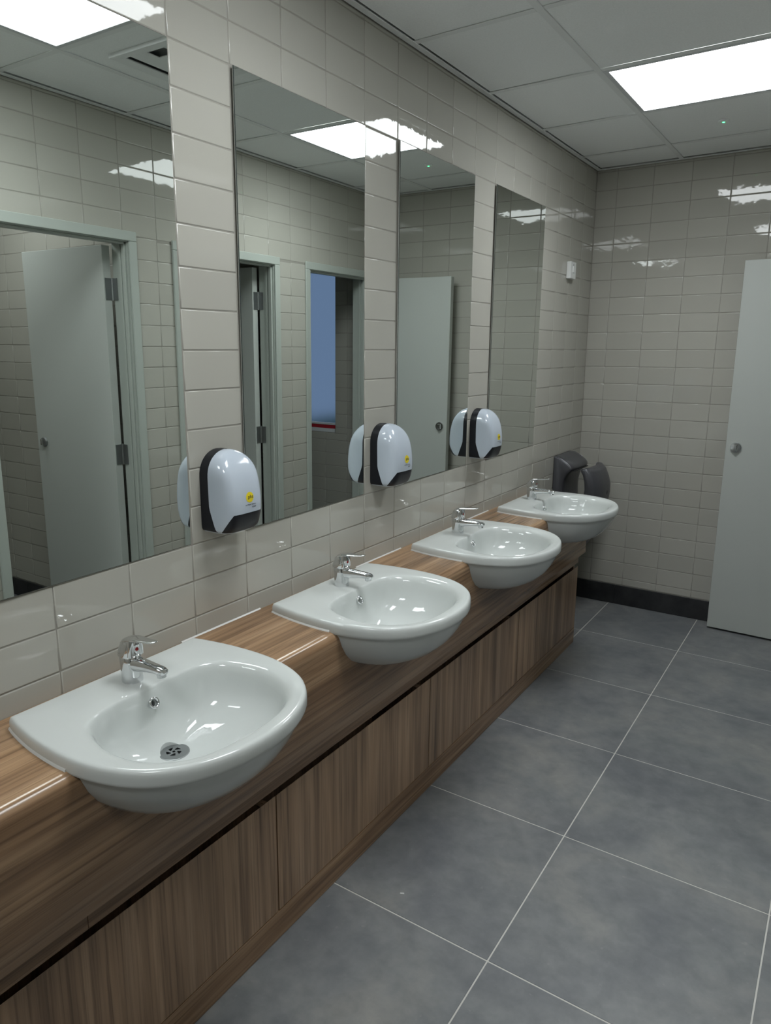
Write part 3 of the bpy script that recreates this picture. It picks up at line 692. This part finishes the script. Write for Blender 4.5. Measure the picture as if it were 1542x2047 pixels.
def make_soap():
    r = empty('soap_dispenser', (0, 0, 0))
    rows = [0, 0.015, 0.04, 0.08, 0.12, 0.16, 0.20, 0.235, 0.27, 0.32, 0.40, 0.48, 0.55, 0.62, 0.68, 0.73, 0.78, 0.82, 0.86, 0.89, 0.915, 0.94, 0.96, 0.975, 0.987, 0.995, 1.0]
    xb = lambda t: min(interp([(0, 0.053), (0.30, 0.031), (0.6, 0.030), (1, 0.030)], t), 0.80*interp(DEP, t))
    xl = lambda t: interp(DEP, t)*interp([(0, 0.74), (0.235, 0.955)], t)
    def grid(cols_, rws, mat, name, sc=1.0, cap=False):
        vs, fs = [], []; n = None
        for t in rws:
            ph = cols_(t); n = len(ph); vs += [soap_pt(t, p, sc) for p in ph]
        for k in range(len(rws)-1):
            for i in range(n-1): fs.append((k*n+i, k*n+i+1, (k+1)*n+i+1, (k+1)*n+i))
        if cap: fs.append(tuple(range(n)))
        return link(name, mesh(name, vs, fs, mat, 50), r)
    lin = lambda a, b, n: [a+(b-a)*i/n for i in range(n+1)]
    def back(t):
        a = phi_of(t, xb(t)); return lin(0.0, a, 6)
    grid(back, rows, M['soapb'], 'backplate')
    o = [ch for ch in r.children if ch.name.startswith('backplate')][0]
    # the other side of the backplate, top and rear as one mesh
    me = o.data; bm = bmesh.new(); bm.from_mesh(me)
    g = bmesh.ops.duplicate(bm, geom=bm.verts[:]+bm.edges[:]+bm.faces[:])
    nv = [x for x in g['geom'] if isinstance(x, bmesh.types.BMVert)]; nf = [x for x in g['geom'] if isinstance(x, bmesh.types.BMFace)]
    for x in nv: x.co.y = -x.co.y
    bmesh.ops.reverse_faces(bm, faces=nf)
    bm.to_mesh(me); bm.free()
    box('rear', 0.0005, 0.030, -0.050, 0.050, 0.004, 0.165, M['soapb'], r, 0.004)
    up = [t for t in rows if t >= 0.235]; lo = [t for t in rows if t <= 0.235]
    grid(lambda t: lin(phi_of(t, xb(t)), phi_of(t, xl(min(t, 0.235))) if t <= 0.235 else phi_of(t, 0.955*interp(DEP, t)), 10) + lin(phi_of(t, 0.955*interp(DEP, t)), PI-phi_of(t, 0.955*interp(DEP, t)), 14)[1:-1] + lin(PI-phi_of(t, 0.955*interp(DEP, t)), PI-phi_of(t, xb(t)), 10), up, M['soapw'], 'cover')
    cov = [ch for ch in r.children if ch.name.startswith('cover')][0]
    cl = lambda t: lin(phi_of(t, xb(t)), phi_of(t, xl(t)), 8)
    for s in (0, 1):
        f = (lambda t: cl(t)) if s == 0 else (lambda t: [PI-p for p in cl(t)])
        vs, fs = [], []; n = 9
        for t in lo: vs += [soap_pt(t, p) for p in f(t)]
        for k in range(len(lo)-1):
            for i in range(n-1): fs.append((k*n+i, k*n+i+1, (k+1)*n+i+1, (k+1)*n+i))
        link('cover_side', mesh('cover_side', vs, fs, M['soapw'], 50), r)
    grid(lambda t: lin(phi_of(t, xl(t)), PI-phi_of(t, xl(t)), 18), lo, M['soapb'], 'push_bar', 0.988)
    base = [soap_pt(0, p) for p in lin(0.0, PI, 40)]
    vs = [(x*0.985, y*0.985, 0.0006) for x, y, z in base]+[(x*0.93, y*0.93, -0.0035) for x, y, z in base]; n = len(base)
    link('underside', mesh('underside', vs, [(i, (i+1) % n, n+(i+1) % n, n+i) for i in range(n)]+[tuple(reversed(range(n, 2*n))), tuple(range(n))], M['soapw'], 40), r)
    # printed mark: yellow disc, wordmark and two lines of text laid on the cover
    def lay(me, name, cy, cz, off, mat, parent):
        for v in me.vertices:
            y, z = v.co.x+cy, v.co.y+cz; v.co = (soap_front(y, z)+off, y, z)
        me.materials.clear(); me.materials.append(mat); me.name = name
        return link(name, me, parent)
    bm = bmesh.new(); bmesh.ops.create_circle(bm, cap_ends=True, segments=40, radius=0.0140); bmesh.ops.triangulate(bm, faces=bm.faces)
    bmesh.ops.subdivide_edges(bm, edges=bm.edges, cuts=3, use_grid_fill=True); me = bpy.data.meshes.new('logo_disc'); bm.to_mesh(me); bm.free()
    lg = lay(me, 'logo_disc', 0.004, 0.0915, 0.0006, M['yellow'], cov)
    lay(text_mesh('phs', 0.0140, 0.00015), 'logo_wordmark', 0.0065, 0.0925, 0.0010, M['ink'], cov)
    lay(text_mesh('ANTIBACTERIAL', 0.0054, 0.00005), 'product_text', 0.006, 0.0715, 0.0007, M['ink'], cov)
    lay(text_mesh('SOAP', 0.0060, 0.00012), 'product_text', 0.0185, 0.0645, 0.0007, M['ink'], cov)
    return r
soap = make_soap()
SL = ['black backed white soap dispenser third from the hand dryer', 'black backed white soap dispenser second from the hand dryer', 'black backed white soap dispenser beside the last mirror, nearest the hand dryer']
for k, u in enumerate((0.5, 4.5, 8.5)):
    o = soap if k == 0 else copy_tree(soap)
    o.location = (0.0005, u*TW+(0.003, 0.003, -0.008)[k], 1.1065)
    tag(o, SL[k], 'soap dispenser', 'wall soap dispensers')

# ------------------------------------------------------------------ hand dryer
DP = [(0.0, 0.975), (0.025, 0.972), (0.050, 0.962), (0.075, 0.947), (0.095, 0.930), (0.106, 0.915), (0.106, 0.905), (0.098, 0.893), (0.080, 0.875), (0.066, 0.850), (0.059, 0.815), (0.057, 0.770), (0.060, 0.720), (0.072, 0.672), (0.095, 0.643), (0.120, 0.640), (0.148, 0.660),
      (0.168, 0.700), (0.179, 0.750), (0.184, 0.800), (0.180, 0.845), (0.170, 0.880), (0.158, 0.900), (0.159, 0.911), (0.169, 0.919), (0.190, 0.918), (0.214, 0.896), (0.232, 0.852), (0.243, 0.810), (0.244, 0.760), (0.236, 0.690), (0.218, 0.610), (0.190, 0.520), (0.150, 0.440), (0.100, 0.380), (0.050, 0.345), (0.0, 0.335)]
def inset(poly, d):
    out = []; n = len(poly)
    for i in range(n):
        a, b, c = Vector(poly[i-1]), Vector(poly[i]), Vector(poly[(i+1) % n])
        t = ((b-a).normalized()+(c-b).normalized()).normalized(); nn = Vector((-t.y, t.x))
        out.append(tuple(b - nn*d) if True else None)
    return out
def make_dryer():
    hw = 0.1515; yc = 2.888
    r = empty('hand_dryer', (0.0, yc, 0.335)); L = (0.0, yc, 0.335)
    rings = []
    for y, d in ((-hw, 0.010), (-hw+0.003, 0.004), (-hw+0.009, 0.0)) + tuple((-hw+0.009+(2*hw-0.018)*i/8, 0.0) for i in range(1, 8)) + ((hw-0.009, 0.0), (hw-0.003, 0.004), (hw, 0.010)):
        b = 1+0.13*(1-(abs(y)/hw)**2.6)
        rings.append([(max(0.0012, x*b), yc+y, z) for x, z in inset(DP, d)])
    body = loft_mesh('body', rings, M['dryer'], 45, L)
    link('body', body, r)
    # highlight put in as a pale line along the slot lip on each side
    for s in (-1, 1):
        for seg, nm in ((DP[1:7], 'highlight_line'), (DP[22:27], 'highlight_line')):
            pts = [Vector((x, yc+s*(hw-0.0045), z)) for x, z in seg]
            rr = []
            for i, p in enumerate(pts):
                t = (pts[min(i+1, len(pts)-1)]-pts[max(i-1, 0)]).normalized(); u = Vector((0, 1, 0)); w = t.cross(u)
                rr.append(ellipse_ring(p-w*0.001, u, w, 0.0022, 0.0018, 8))
            link(nm, loft_mesh(nm, rr, M['dryer_highlight'], True, L), r)
    # air slots on the inside of the head and of the front lip, and the dark lining of the hand slot
    box('nozzle', 0.102, 0.122, yc-0.115, yc+0.115, 0.894, 0.900, M['dryer_dark'], r, 0.001)
    # small mark on the front shell
    cy0 = yc-0.005; vs = []
    mk = [(-0.010, 0.0), (-0.002, 0.010), (0.010, 0.013), (0.004, 0.005), (0.012, 0.004), (0.002, -0.004), (-0.006, -0.009), (-0.003, -0.001)]
    xf = lambda y: 0.2442*(1+0.13*(1-((y-yc)/hw)**2))
    vs = [(xf(cy0+a)-0.0005, cy0+a, 0.768+b) for a, b in mk]+[(xf(cy0+a)+0.0012, cy0+a, 0.768+b) for a, b in mk]; n = len(mk)
    link('maker_mark', mesh('maker_mark', vs, [tuple(range(n)), tuple(range(n, 2*n))]+[(i, (i+1) % n, n+(i+1) % n, n+i) for i in range(n)], M['ink'], False, L), r)
    tag(r, 'dark grey hand dryer with open hand slot in the corner by the end wall', 'hand dryer')
make_dryer()

# ------------------------------------------------------------------ switch by the corner
s = empty('isolator_switch', (0, 2.815, 2.005)); tag(s, 'small white isolator switch on tiles near the room corner', 'switch'); SLc = (0, 2.815, 2.005)
box('plate', 0.0004, 0.026, 2.772, 2.858, 1.960, 2.050, M['white'], s, 0.003, SLc, 2)
box('rocker', 0.024, 0.031, 2.803, 2.827, 1.992, 2.026, M['white'], s, 0.002, SLc, 2)
box('mark', 0.0255, 0.0266, 2.812, 2.818, 2.030, 2.037, M['ink'], s, 0.0, SLc)

# ------------------------------------------------------------------ doors
def lock_parts(parent, L, p, n, t):
    """round rose with a thumb-turn, at p, facing n (unit); t = vertical"""
    p, n = Vector(p), Vector(n)
    lk = cyl('lock_rose', p, p+n*0.009, 0.0265, 0.0255, M['steel'], parent, 32, 35, L, 0.0015)
    side = n.cross(Vector((0, 0, 1)))
    rr = [[p+n*d+side*(sx*w)+Vector((0, 0, sz*h)) for sx, sz in ((-1, -1), (1, -1), (1, 1), (-1, 1))] for d, w, h in ((0.0085, 0.007, 0.017), (0.020, 0.006, 0.016), (0.0225, 0.004, 0.013))]
    link('thumb_turn', loft_mesh('thumb_turn', [[v-p for v in q] for q in rr], M['chrome'], 35, tuple(Vector(L)-p)), lk)
def hinge(parent, L, x, y, z, sx, sy):
    vs, fs = [], []
    def bb(x0, x1, y0, y1, z0, z1):
        k = len(vs); vs.extend([(a, b, c) for a in (x0, x1) for b in (y0, y1) for c in (z0, z1)])
        fs.extend([tuple(k+i for i in f) for f in ((0, 1, 3, 2), (4, 6, 7, 5), (0, 4, 5, 1), (2, 3, 7, 6), (0, 2, 6, 4), (1, 5, 7, 3))])
    bb(x-0.036, x-0.002, y-0.001, y+0.0015, z-0.05, z+0.05)
    bb(x-0.001, x+0.0015, y-0.040, y-0.004, z-0.05, z+0.05)
    n = 12
    k = len(vs)
    for zz in (z-0.052, z+0.052): vs.extend([(x+0.0062*math.cos(2*PI*i/n), y+0.0062*math.sin(2*PI*i/n), zz) for i in range(n)])
    fs.extend([(k+i, k+(i+1) % n, k+n+(i+1) % n, k+n+i) for i in range(n)]+[tuple(k+i for i in range(n)), tuple(k+n+i for i in range(n))])
    return link('hinge', mesh('hinge', vs, fs, M['steel'], 35, L), parent)
def door_frame(r, L, a, b, h, stops=True):
    d0, d1 = W-0.012, W+0.112
    for nm, q in (('jamb', (d0+0.012, d1, a-LIN, a, 0.001, h)), ('jamb', (d0+0.012, d1, b, b+LIN, 0.001, h)), ('head', (d0+0.012, d1, a-LIN, b+LIN, h, h+LIN))):
        box(nm, *q, M['frame'], r, 0.0015, L)
    for q in ((d0, W, a-0.048, a-0.003, 0.001, h+0.003), (d0, W, b+0.003, b+0.048, 0.001, h+0.003), (d0, W, a-0.048, b+0.048, h+0.003, h+0.048)):
        box('architrave', *q, M['frame'], r, 0.003, L)
    if stops:
        for q in ((W+0.012, W+0.034, a, a+0.010, 0.001, h), (W+0.012, W+0.034, b-0.010, b, 0.001, h), (W+0.012, W+0.034, a, b, h-0.010, h)):
            box('stop', *q, M['frame'], r, 0.002, L)
        for q in ((W+0.046, W+0.062, b-0.007, b, 0.001, h), (W+0.046, W+0.062, a, a+0.007, 0.001, h)):
            box('stop', *q, M['frame'], r, 0.002, L)
def cubicle_door(n, a, b, h, label, ang=2.0):
    L = (W, (a+b)/2, 0.0); r = empty('door_%d' % n, L); tag(r, label, 'door', kind='structure')
    door_frame(r, L, a, b, h)
    px, py = W+0.118, b-0.004; wd = (b-a)-0.090
    lf = empty('leaf_pivot', (0, 0, 0)); bpy.data.objects.remove(lf)
    rot = Matrix.Translation((px, py, 0)) @ Matrix.Rotation(math.radians(ang), 4, 'Z')
    leaf = link('leaf', bxm('leaf', 0.003, wd, -0.046, -0.002, 0.010, h-0.010, M['door'], 0.0015), r, rot)
    for z in (0.25, 1.05, 1.842): hinge(r, L, px, py, z, 1, 1)
    lk = cyl('lock_rose', (wd-0.060, -0.046, 1.075), (wd-0.060, -0.057, 1.075), 0.0245, 0.0235, M['steel'], leaf, 28, 35, (0, 0, 0), 0.0015)
    box('thumb_turn', wd-0.066, wd-0.054, -0.072, -0.056, 1.060, 1.090, M['chrome'], lk, 0.002, (0, 0, 0))
cubicle_door(1, *DOORS[0], 'grey green cubicle door standing open inward, first cubicle', -1.5)
cubicle_door(2, *DOORS[1], 'grey green cubicle door standing open inward, second cubicle', -1.5)
# third cubicle: leaf swung out into the room in front of the end wall
a, b, h = DOORS[2]; L = (W, (a+b)/2, 0.0)
d3 = empty('door_3', L); tag(d3, 'grey green door swung out into the room before the end wall', 'door', kind='structure')
door_frame(d3, L, a, b, h)
hp = Vector((W-0.016, 3.0675, 0.0)); fp = Vector((0.841, 3.0905, 0.0)); dv = (fp-hp); wd = dv.length; ang = math.atan2(dv.y, dv.x)
rot = Matrix.Translation(hp) @ Matrix.Rotation(ang, 4, 'Z')
leaf = link('leaf', bxm('leaf', 0.0, wd, -0.044, 0.0, 0.012, 2.034, M['door'], 0.0015), d3, rot)   # local +y faces the camera side (-Y)
lx = wd-0.052
lk = cyl('lock_rose', (lx, -0.001, 1.056), (lx, 0.010, 1.056), 0.0300, 0.0285, M['chrome'], leaf, 36, 35, (0, 0, 0), 0.002)
tt = loft_mesh('thumb_turn', [[(lx+sx*w, d, 1.056+sz*h_) for sx, sz in ((-1, -1), (1, -1), (1, 1), (-1, 1))] for d, w, h_ in ((0.009, 0.0085, 0.019), (0.022, 0.0075, 0.018), (0.025, 0.005, 0.014))], M['chrome'], 35)
link('thumb_turn', tt, lk)
cyl('indicator_rose', (lx, -0.043, 1.056), (lx, -0.051, 1.056), 0.0265, 0.0255, M['steel'], leaf, 32, 35, (0, 0, 0), 0.0015)
for z in (0.25, 1.05, 1.842): hinge(d3, L, W-0.014, 3.060, z, 1, 1)
# entrance doorway beside the camera
a, b, h = ENTRY; L = (W, (a+b)/2, 0.0); d4 = empty('door_4', L); tag(d4, 'grey green entrance door frame without a leaf', 'door', kind='structure'); door_frame(d4, L, a, b, h, False)

# ------------------------------------------------------------------ window in the third cubicle
L = ((WX0+WX1)/2, YE+0.06, WZ0); wi = empty('window_1', L); tag(wi, 'frosted window with blue dusk light in the third cubicle', 'window', kind='structure')
fw = 0.022
for q in ((WX0+0.001, WX0+fw, WZ0+0.001, WZ1-0.001), (WX1-fw, WX1-0.001, WZ0+0.001, WZ1-0.001), (WX0+fw, WX1-fw, WZ1-fw, WZ1-0.001), (WX0+fw, WX1-fw, WZ0+0.001, WZ0+0.030)):
    box('frame_bar', q[0], q[1], YE+0.030, YE+0.075, q[2], q[3], M['upvc'], wi, 0.002, L)
box('red_strip', WX0+fw, WX1-fw, YE+0.034, YE+0.070, WZ0+0.031, WZ0+0.058, M['redpaint'], wi, 0.001, L)
box('glazing_bead', WX0+fw, WX1-fw, YE+0.030, YE+0.072, WZ0+0.059, WZ0+0.074, M['upvc'], wi, 0.001, L)
box('pane', WX0+fw-0.002, WX1-fw+0.002, YE+0.048, YE+0.054, WZ0+0.075, WZ1-fw+0.002, M['glass'], wi, 0.0, L)
og = struct('ground_outside', [(-6, 10, YE+0.3, YE+14, -0.35, -0.30)], M['ground'], 'dim grass outside the cubicle window', 'ground')

# ------------------------------------------------------------------ scraps on the floor
for (x, y, a, lab) in ((0.4606, 0.3300, 0.5, 'small pale paper scrap on the floor beside the cabinets'),):
    o = link('paper_scrap', bxm('paper_scrap', -0.006, 0.006, -0.003, 0.003, 0, 0.0015, M['scrap'], 0.0004), None, Matrix.Translation((x, y, 0.0002)) @ Matrix.Rotation(a, 4, 'Z'))
    tag(o, lab, 'scrap')
